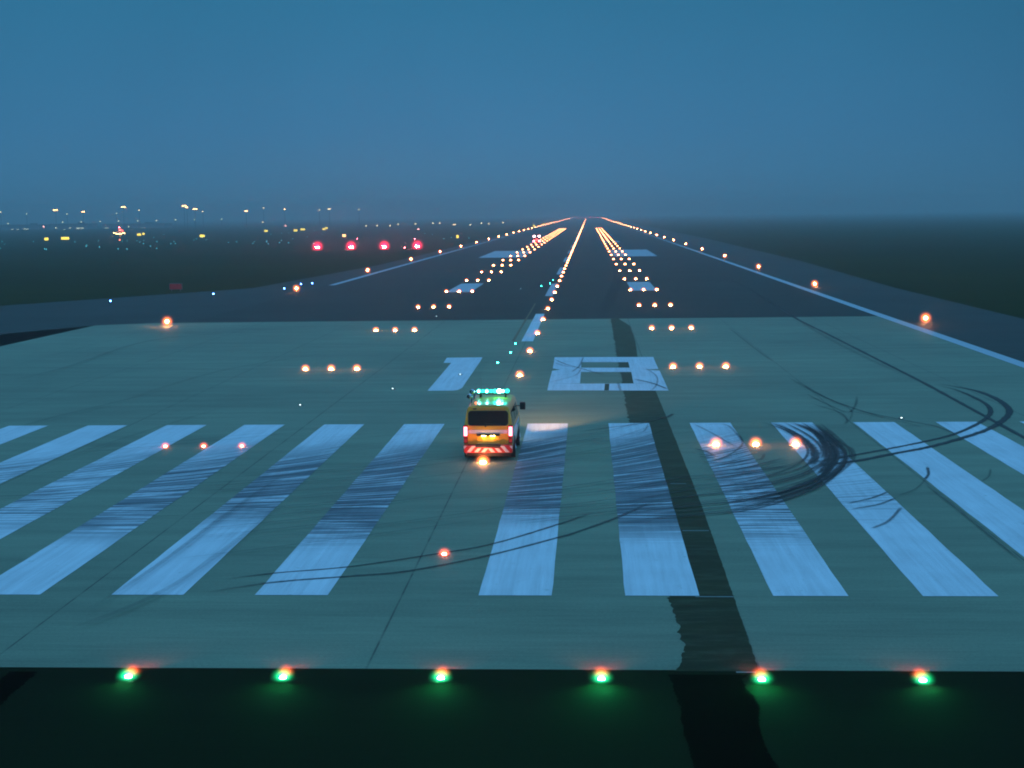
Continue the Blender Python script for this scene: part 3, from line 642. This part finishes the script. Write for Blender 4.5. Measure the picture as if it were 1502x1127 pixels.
# ---------------------------------------------------------------- vehicle far down the runway
def far_truck():
    x, y = up(787, 359); e = empty('service_truck', (x, y, 0), 'distant service truck with white roof beacons and red tail lights on the runway', 'truck')
    body = mat('truck_body', (.35, .12, .05), .4)
    bm = bmesh.new(); bx(bm, (0, 2.2, 1.15), (2.1, 4.4, 1.1), bev=.12); build('body', bm, body, e)
    bm = bmesh.new(); bx(bm, (0, 2.8, 1.95), (1.8, 2.6, .6), bev=.14); build('cab', bm, body, e)
    bm = bmesh.new(); bx(bm, (0, 1.47, 1.95), (1.4, .03, .36)); build('rear_window', bm, M['black_glass'], e)
    for sx in (-1, 1):
        bm = bmesh.new(); ball(bm, (sx*.75, 2.3, 2.5), .3, (1.3, .7, .7), 10); build('beacon', bm, lamp_mat('beacon_white', (1., .55, .55), 30), e)
        bm = bmesh.new(); ball(bm, (sx*.85, -.02, 1.05), .2, seg=10); build('tail_light', bm, M['red'], e)
        for yy in (.9, 3.5):
            bm = bmesh.new(); cyl(bm, (sx*.85, yy, .38), .38, .24, 'X', 20); build('wheel', bm, M['rubber'], e)
    light('red_spill', 'POINT', (0, -.8, 1.6), 500, (1., .1, .15), e, size=.3)
M['black_glass'] = mat('black_glass', (.004, .006, .007), .06, spec=.15); M['rubber'] = mat('rubber', (.006, .006, .007), .75)
far_truck()

# ---------------------------------------------------------------- the yellow patrol van
def van():
    vx, vy = up(716.5, 676)
    e = empty('patrol_van', (vx, vy, 0), 'yellow airport patrol van seen from behind, green roof light bar flashing, red tail lights on', 'van', rz=R(-.6))
    yel = mat('van_yellow', (.82, .42, .012), .28, coat=.6); t = NT(yel); pos, x_, y_, z_ = t.xyz()
    dirt = t.math('MULTIPLY', t.math('SUBTRACT', 1., t.step(z_, .3, 1.0)), t.noise(pos, 3., 5, .7))
    t.l.new(t.mix(t.math('MULTIPLY', dirt, .5), (.82, .42, .012, 1), (.10, .08, .05, 1)), t.b.inputs['Base Color'])
    lav = mat('van_band', (.62, .58, .66), .35); blk = mat('van_black', (.008, .008, .009), .5); chrome = mat('chrome', (.7, .72, .75), .12, 1.)
    white = mat('bumper_white', (.72, .70, .74), .4); red = mat('bumper_red', (.55, .02, .015), .4)
    L = 4.7; ZB = .42; Z1 = 1.22; ZT = 1.98
    def w(z):      # half width
        if z < Z1: return .93-.05*max(0, (.7-z))/.3*.6
        return .93-.135*(z-Z1)/(ZT-Z1)
    def yr(z): return .02 if z < Z1 else .02+.15*(z-Z1)/(ZT-Z1)
    def yf(z): return L-.05 if z < .95 else L-.05-.72*(z-.95)
    # ring of the cross section (half): bottom edge, side, shoulder, roof
    prof = [(ZB, 0.0)]
    half = []
    for z in (ZB, .5, .7, .95, 1.1, Z1, 1.4, 1.6, 1.8, ZT-.06): half.append((w(z), z))
    wt = w(ZT)
    for a in range(1, 8):
        th = a/8*PI/2; half.append((wt-.13+.13*math.cos(th), ZT-.06+.13*math.sin(th)))
    for xx in (.5, .3, 0): half.append((xx, 2.05+.035*(1-(xx/.7)**2)))
    ring = half+[(-x, z) for x, z in reversed(half[:-1])]
    N = len(ring)
    bm = bmesh.new(); rows = []
    ts = [(0, .955, -.0), (.0, .985, .03), (.012, 1., .05)]+[(k/14, 1., 0) for k in range(1, 14)]+[(.988, 1., -.02), (1., .98, -.0), (1., .93, .03)]
    for i, (tt, sc_, dy) in enumerate(ts):
        row = []
        for x, z in ring:
            zc = 1.2; zz_ = zc+(z-zc)*(sc_ if z > zc else 1); xx = x*sc_
            yy = yr(min(z, ZT))*(1-tt)+yf(min(z, 2.0))*tt
            if i < 3: yy += (0, .012, .045)[i]
            if i > len(ts)-4: yy -= (.045, .012, 0)[i-(len(ts)-3)]
            row.append(bm.verts.new((xx, yy, zz_)))
        rows.append(row)
    for A, B in zip(rows, rows[1:]):
        for k in range(N-1): f = bm.faces.new((A[k], A[k+1], B[k+1], B[k])); f.smooth = True
        f = bm.faces.new((A[N-1], A[0], B[0], B[N-1]))
    for row in (rows[0], rows[-1]):                # end caps as strips
        n = N//2
        for k in range(n-1):
            f = bm.faces.new((row[k], row[k+1], row[N-2-k], row[N-1-k]))
        f = bm.faces.new((row[n-1], row[n], row[n+1]))
    build('body', bm, yel, e, smooth=True)
    def rrect(x0, x1, z0, z1, r, n=5):
        P = []
        for cx, cz, a0 in ((x1-r, z1-r, 0), (x0+r, z1-r, 90), (x0+r, z0+r, 180), (x1-r, z0+r, 270)):
            for k in range(n+1): a = R(a0+90*k/n); P.append((cx+r*math.cos(a), cz+r*math.sin(a)))
        return P
    def patch(name, poly, fn, m, thick=.012, bev=0, parent=e):
        bm = bmesh.new(); a = [bm.verts.new(fn(u, v, 0)) for u, v in poly]; b = [bm.verts.new(fn(u, v, thick)) for u, v in poly]
        bm.faces.new(a); bm.faces.new(b)
        for k in range(len(a)): bm.faces.new((a[k], a[(k+1) % len(a)], b[(k+1) % len(a)], b[k]))
        return build(name, bm, m, parent)
    rear = lambda u, v, t: (u, yr(v)-.002-t, v)
    def side(s): return lambda u, v, t: (s*(w(v)+.002+t), u, v)
    # tailgate glass in its black frame
    fr = patch('rear_window', rrect(-.76, .76, 1.32, 1.88, .12), rear, blk, .008)
    patch('pane', [(u*.965, 1.6+(v-1.6)*.93) for u, v in rrect(-.76, .76, 1.32, 1.88, .12)], lambda u, v, t: (u, yr(v)-.011-t, v), M['black_glass'], .004, parent=fr)
    bm = bmesh.new(); bx(bm, (.18, yr(1.4)-.03, 1.385), (.62, .018, .02), rot=Matrix.Rotation(R(3), 3, 'Y')); cyl(bm, (-.1, .06, 1.30), .03, .08, 'Y', 10); build('wiper', bm, blk, e)
    bm = bmesh.new(); bx(bm, (-.50, yr(1.93)-.02, 1.955), (.14, .06, .05), bev=.01); build('roof_camera', bm, blk, e)
    for sx in (-1, 1): patch('tailgate_seam', [(sx*.765, .62), (sx*.775, .62), (sx*.775, 1.96), (sx*.765, 1.96)], rear, blk, .004)
    patch('tailgate_seam', [(-.77, .615), (.77, .615), (.77, .628), (-.77, .628)], rear, blk, .004)
    bm = bmesh.new(); bx(bm, (0, yr(1.97)-.015, 1.985), (1.3, .08, .035), bev=.012); build('rear_spoiler', bm, yel, e)
    # pale band across tailgate, and down both sides
    patch('band', [(-.74, 1.03), (.74, 1.03), (.74, 1.17), (-.74, 1.17)], rear, lav, .006)
    for s in (-1, 1):
        patch('band', [(.16, 1.0), (3.9, 1.0), (3.9, 1.17), (.16, 1.17)], side(s), lav, .006)
        # side glass
        for a, b in ((.35, 1.75), (1.85, 2.85)): patch('side_window', rrect(a, b, 1.3, 1.8, .07), side(s), M['black_glass'], .01)
        patch('side_window', [(2.98, 1.3), (3.95, 1.3), (3.55, 1.8), (2.98, 1.8)], side(s), M['black_glass'], .01)
        for yy in (1.8, 2.92): patch('door_seam', [(yy, .5), (yy+.015, .5), (yy+.015, 1.9), (yy, 1.9)], side(s), blk, .003)
        bm = bmesh.new(); bx(bm, (s*.955, 2.75, 1.02), (.03, .18, .035), bev=.008); build('door_handle', bm, blk, e)
        if s > 0:
          bm = bmesh.new(); bx(bm, (s*.96, 3.78, 1.60), (.24, .03, .03)); build('mirror_arm', bm, blk, e)
          bm = bmesh.new(); bx(bm, (s*1.10, 3.74, 1.60), (.22, .12, .30), bev=.03); build('mirror', bm, blk, e)
        # wheel arches, wheels
        for yy in (.95, 3.75):
            bm = bmesh.new(); cyl(bm, (s*.90, yy, .44), .40, .09, 'X', 32); build('wheel_arch', bm, blk, e)
            wh = bpy.data.objects.new('wheel', None); COL.objects.link(wh); wh.parent = e
            bm = bmesh.new(); cyl(bm, (s*.86, yy, .33), .33, .21, 'X', 32); build('tyre', bm, M['rubber'], wh)
            bm = bmesh.new(); cyl(bm, (s*.965, yy, .33), .19, .03, 'X', 20); cyl(bm, (s*.985, yy, .33), .06, .03, 'X', 12); build('rim', bm, chrome, wh)
        # tail lamps: lit upper part, dull lower part
        tl = patch('tail_light', rrect(s*.845-.075, s*.845+.075, .66, 1.36, .03), lambda u, v, t: (u, .02-t*1., v), mat('lamp_red_dull', (.20, .008, .008), .25), .05)
        bm = bmesh.new(); bx(bm, (s*.845, -.045, 1.12), (.12, .045, .34), bev=.02); build('lit_lens', bm, lamp_mat('tail_red', (1., .10, .14), 16), tl)
        bm = bmesh.new(); bx(bm, (s*.845, -.037, .77), (.12, .03, .12), bev=.01); build('reflector', bm, mat('reflector', (.35, .02, .02), .2, emit=(1., .1, .05), es=.10), tl)
        light('tail_glow', 'POINT', (s*.9, -.22, 1.12), 1.0, (1., .06, .08), e, size=.08)
        light('tail_beam', 'SPOT', (s*.85, -.15, 1.12), 300, (1., .05, .10), e, (.08, -1, .16), R(24), .5, .08)
        # head lamps
        bm = bmesh.new(); bx(bm, (s*.70, L-.03, .86), (.34, .05, .22), bev=.02); build('headlight', bm, lamp_mat('head_lamp', (1., .85, .6), 30), e)
        light('headlight_beam', 'SPOT', (s*.66, L+.12, .9), 9500, (1., .46, .18), e, (s*.10+.20, 1, .015), R(40), 1., .06)
    # windscreen and grille
    patch('windscreen', [(-.70, 1.08), (.70, 1.08), (.62, 1.86), (-.62, 1.86)], lambda u, v, t: (u, yf(v)+.01+t, v), M['black_glass'], .01)
    bm = bmesh.new(); bx(bm, (0, L-.03, .8), (.9, .04, .16), bev=.01); build('grille', bm, blk, e)
    bm = bmesh.new(); bx(bm, (0, L-.0, .48), (1.8, .14, .26), bev=.04); build('front_bumper', bm, blk, e)
    # plate recess, plate and its two lamps
    bm = bmesh.new(); bx(bm, (0, .0, .985), (.86, .05, .07), bev=.01); pl = build('plate_garnish', bm, blk, e)
    for sx in (-.17, .17):
        bm = bmesh.new(); bx(bm, (sx, -.022, .945), (.16, .03, .02)); build('plate_lamp', bm, lamp_mat('plate_lamp', (1., .75, .25), 40), pl)
        light('plate_glow', 'POINT', (sx, -.09, .925), 2.2, (1., .66, .18), e, size=.02)
    bm = bmesh.new(); bx(bm, (0, .008, .80), (.86, .02, .28), bev=.008); build('plate_recess', bm, mat('recess_yellow', (.72, .36, .02), .4), e)
    bm = bmesh.new(); bx(bm, (0, -.012, .80), (.44, .012, .2), bev=.004); build('number_plate', bm, mat('plate_yellow', (.8, .50, .06), .4), e)
    bm = bmesh.new(); bx(bm, (0, -.012, .665), (.84, .03, .016)); build('trim_strip', bm, mat('trim_pale', (.8, .62, .3), .3), e)
    # bumper with slanted red and white board, leaning outwards from the middle
    bm = bmesh.new(); bx(bm, (0, -.03, .46), (1.86, .2, .30), bev=.05); bump = build('rear_bumper', bm, red, e)
    bm = bmesh.new(); bx(bm, (0, -.035, .575), (.96, .212, .11), bev=.02); build('step_pad', bm, blk, bump)
    for s in (-1, 1):
        for k, xo in enumerate((.12, .38, .66, .90)):
            zt, zb = (.585 if xo > .5 else .50), .345; lean = (zt-zb)*.85; ww = .15
            P = [(s*(xo), zb), (s*(xo+ww) if xo < .85 else s*.90, zb), (s*min(.915, xo+ww-lean), zt), (s*(xo-lean), zt)]
            if xo > .85: P = [(s*.90, zb+.12), (s*.915, zb+.12), (s*.915, zt), (s*(.80), zt)]
            patch('chevron', P, lambda u, v, t: (u, -.134-t, v), white, .004, parent=bump)
    bm = bmesh.new(); bx(bm, (0, .12, .25), (1.66, .12, .18), bev=.02); build('underbody', bm, blk, e)
    bm = bmesh.new(); bx(bm, (0, 2.3, .34), (1.5, 3.9, .2)); build('chassis', bm, blk, e)
    # roof light bar: base and a row of lamp cells, one of them flashing
    bm = bmesh.new(); bx(bm, (0, 2.75, 2.22), (1.26, .26, .06), bev=.02)
    for s in (-1, 1): bx(bm, (s*.5, 2.75, 2.13), (.06, .16, .16))
    lb = build('light_bar', bm, blk, e)
    dim = lamp_mat('bar_green', (.02, .85, .62), 4.5); lit = lamp_mat('bar_flash', (.25, 1., .85), 38); mid_ = lamp_mat('bar_mid', (.04, .95, .70), 1.6)
    for k in range(8):
        xx = -.56+.16*k
        bm = bmesh.new(); bx(bm, (xx, 2.75, 2.315), (.135, .24, .13), bev=.035); build('lamp_cell', bm, lit if k == 5 else (mid_ if k in (1, 3, 6) else dim), lb)
        if k % 2 == 0 and k != 4:
            bm = bmesh.new(); ball(bm, (xx, 2.62, 2.32), .05, seg=10); build('bulb', bm, lamp_mat('bulb_green', (.3, 1., .9), 22), lb)
    light('bar_glow', 'POINT', (.25, 2.5, 2.42), 40, (.05, 1., .72), e, size=.06)
    light('bar_beam', 'SPOT', (.25, 2.55, 2.34), 900, (.08, 1., .75), e, (.08, -1, .14), R(24), .5, .06)
    # two work lamps on posts at the roof edge, aerial, roof ribs
    for xx, yy, zz_ in ((-.80, 1.3, 2.28), (-.80, 2.5, 2.32)):
        g = bpy.data.objects.new('work_lamp', None); COL.objects.link(g); g.parent = e
        bm = bmesh.new(); cyl(bm, (xx+.08, yy, 2.12), .018, .24, seg=8); bx(bm, (xx+.08, yy, 2.02), (.1, .1, .02)); build('post', bm, blk, g)
        bm = bmesh.new(); ball(bm, (xx, yy, zz_), .11, (1, 1, .95), 18); build('lamp_head', bm, chrome, g)
        bm = bmesh.new(); cyl(bm, (xx-.03, yy-.09, zz_+.01), .07, .03, 'Y', 16); build('lamp_face', bm, blk, g)
    bm = bmesh.new(); cyl(bm, (-.48, 3.0, 2.45), .006, .72, seg=6); cyl(bm, (-.48, 3.0, 2.1), .03, .05, seg=10); build('aerial', bm, blk, e)
    for xx in (-.45, -.22, 0, .22, .45):
        bm = bmesh.new(); bx(bm, (xx, 1.35, 2.082-.02*abs(xx)), (.03, 2.0, .012), bev=.004); build('roof_rib', bm, yel, e)
    bm = bmesh.new(); ball(bm, (-.50, .62, 2.12), .045, seg=10); build('side_marker', bm, lamp_mat('marker_orange', (1., .2, .08), 3), e)
van()

# ---------------------------------------------------------------- haze
def haze():
    bm = bmesh.new(); bmesh.ops.create_cube(bm, size=1.); bmesh.ops.scale(bm, vec=(15000, 11500, 41.1), verts=bm.verts[:]); bmesh.ops.translate(bm, vec=(0, 5000, 19.45), verts=bm.verts[:])
    m = bpy.data.materials.new('haze'); m.use_nodes = True; n = m.node_tree.nodes; n.clear()
    o = n.new('ShaderNodeOutputMaterial'); v = n.new('ShaderNodeVolumePrincipled'); v.inputs['Color'].default_value = (.93, .96, .98, 1)
    v.inputs['Density'].default_value = .0008; v.inputs['Anisotropy'].default_value = .6
    m.node_tree.links.new(v.outputs[0], o.inputs['Volume'])
    ob = build('haze', bm, m); ob['kind'] = 'stuff'
haze()

# ---------------------------------------------------------------- sky and light
w = bpy.data.worlds.new('World'); sc.world = w; w.use_nodes = True
nt = w.node_tree; bg = nt.nodes['Background']; tc = nt.nodes.new('ShaderNodeTexCoord'); sp = nt.nodes.new('ShaderNodeSeparateXYZ'); nt.links.new(tc.outputs['Generated'], sp.inputs[0])
mr = nt.nodes.new('ShaderNodeMapRange'); mr.inputs[1].default_value = -.05; mr.inputs[2].default_value = 1.; nt.links.new(sp.outputs[2], mr.inputs[0])
cr = nt.nodes.new('ShaderNodeValToRGB'); el = cr.color_ramp.elements
st = [(0., (.02, .09, .13)), (.05, (.055, .225, .41)), (.10, (.042, .205, .40)), (.19, (.024, .175, .325)), (.28, (.035, .17, .32)), (.5, (.11, .37, .66)), (1., (.165, .52, .96))]
for k, (p, c) in enumerate(st):
    q = el[k] if k < 2 else el.new(p); q.position = p; q.color = (*c, 1)
nt.links.new(mr.outputs[0], cr.inputs[0])
cl = nt.nodes.new('ShaderNodeTexNoise'); cl.inputs['Scale'].default_value = 2.2; cl.inputs['Detail'].default_value = 4; nt.links.new(tc.outputs['Generated'], cl.inputs['Vector'])
mx = nt.nodes.new('ShaderNodeMix'); mx.data_type = 'RGBA'; mx.blend_type = 'MULTIPLY'; mx.inputs[0].default_value = 1.
ma = nt.nodes.new('ShaderNodeMapRange'); ma.inputs[3].default_value = .88; ma.inputs[4].default_value = 1.12; ma.inputs[1].default_value = .3; ma.inputs[2].default_value = .7; nt.links.new(cl.outputs[0], ma.inputs[0])
nt.links.new(cr.outputs[0], mx.inputs[6]); nt.links.new(ma.outputs[0], mx.inputs[7]); # the last glow of dusk sits low over the far end of the runway and fades to both sides
def nm(op, a, b=None, cl_=False):
    n = nt.nodes.new('ShaderNodeMath'); n.operation = op; n.use_clamp = cl_
    for i, v in enumerate((a, b)):
        if v is None: continue
        if isinstance(v, (int, float)): n.inputs[i].default_value = v
        else: nt.links.new(v, n.inputs[i])
    return n.outputs[0]
dx = nm('ADD', sp.outputs[0], .10); side = nm('MULTIPLY', nm('MULTIPLY', dx, dx), 3.6, True)
low = nm('SUBTRACT', 1., nm('MULTIPLY', sp.outputs[2], 2.2, True))
gl = nm('SUBTRACT', 1., nm('MULTIPLY', nm('MULTIPLY', side, low), .62)); m2 = nt.nodes.new('ShaderNodeMix'); m2.data_type = 'RGBA'; m2.blend_type = 'MULTIPLY'; m2.inputs[0].default_value = 1.
nt.links.new(mx.outputs[2], m2.inputs[6]); nt.links.new(gl, m2.inputs[7]); nt.links.new(m2.outputs[2], bg.inputs[0]); bg.inputs[1].default_value = 1.
sun = light('dusk_sun', 'SUN', (0, 0, 50), .03, (.7, .85, 1.)); sun.data.angle = R(30); sun.rotation_euler = (R(50), 0, R(-40))

sc.view_settings.view_transform = 'Standard'; sc.view_settings.look = 'None'; sc.view_settings.exposure = 0.; sc.view_settings.gamma = 1.
c = sc.cycles; c.use_denoising = True; c.max_bounces = 5; c.diffuse_bounces = 2; c.glossy_bounces = 3; c.volume_bounces = 1; c.transparent_max_bounces = 24
c.pixel_filter_type = 'BLACKMAN_HARRIS'; c.filter_width = 1.9; c.use_light_tree = True; c.sample_clamp_indirect = 4.
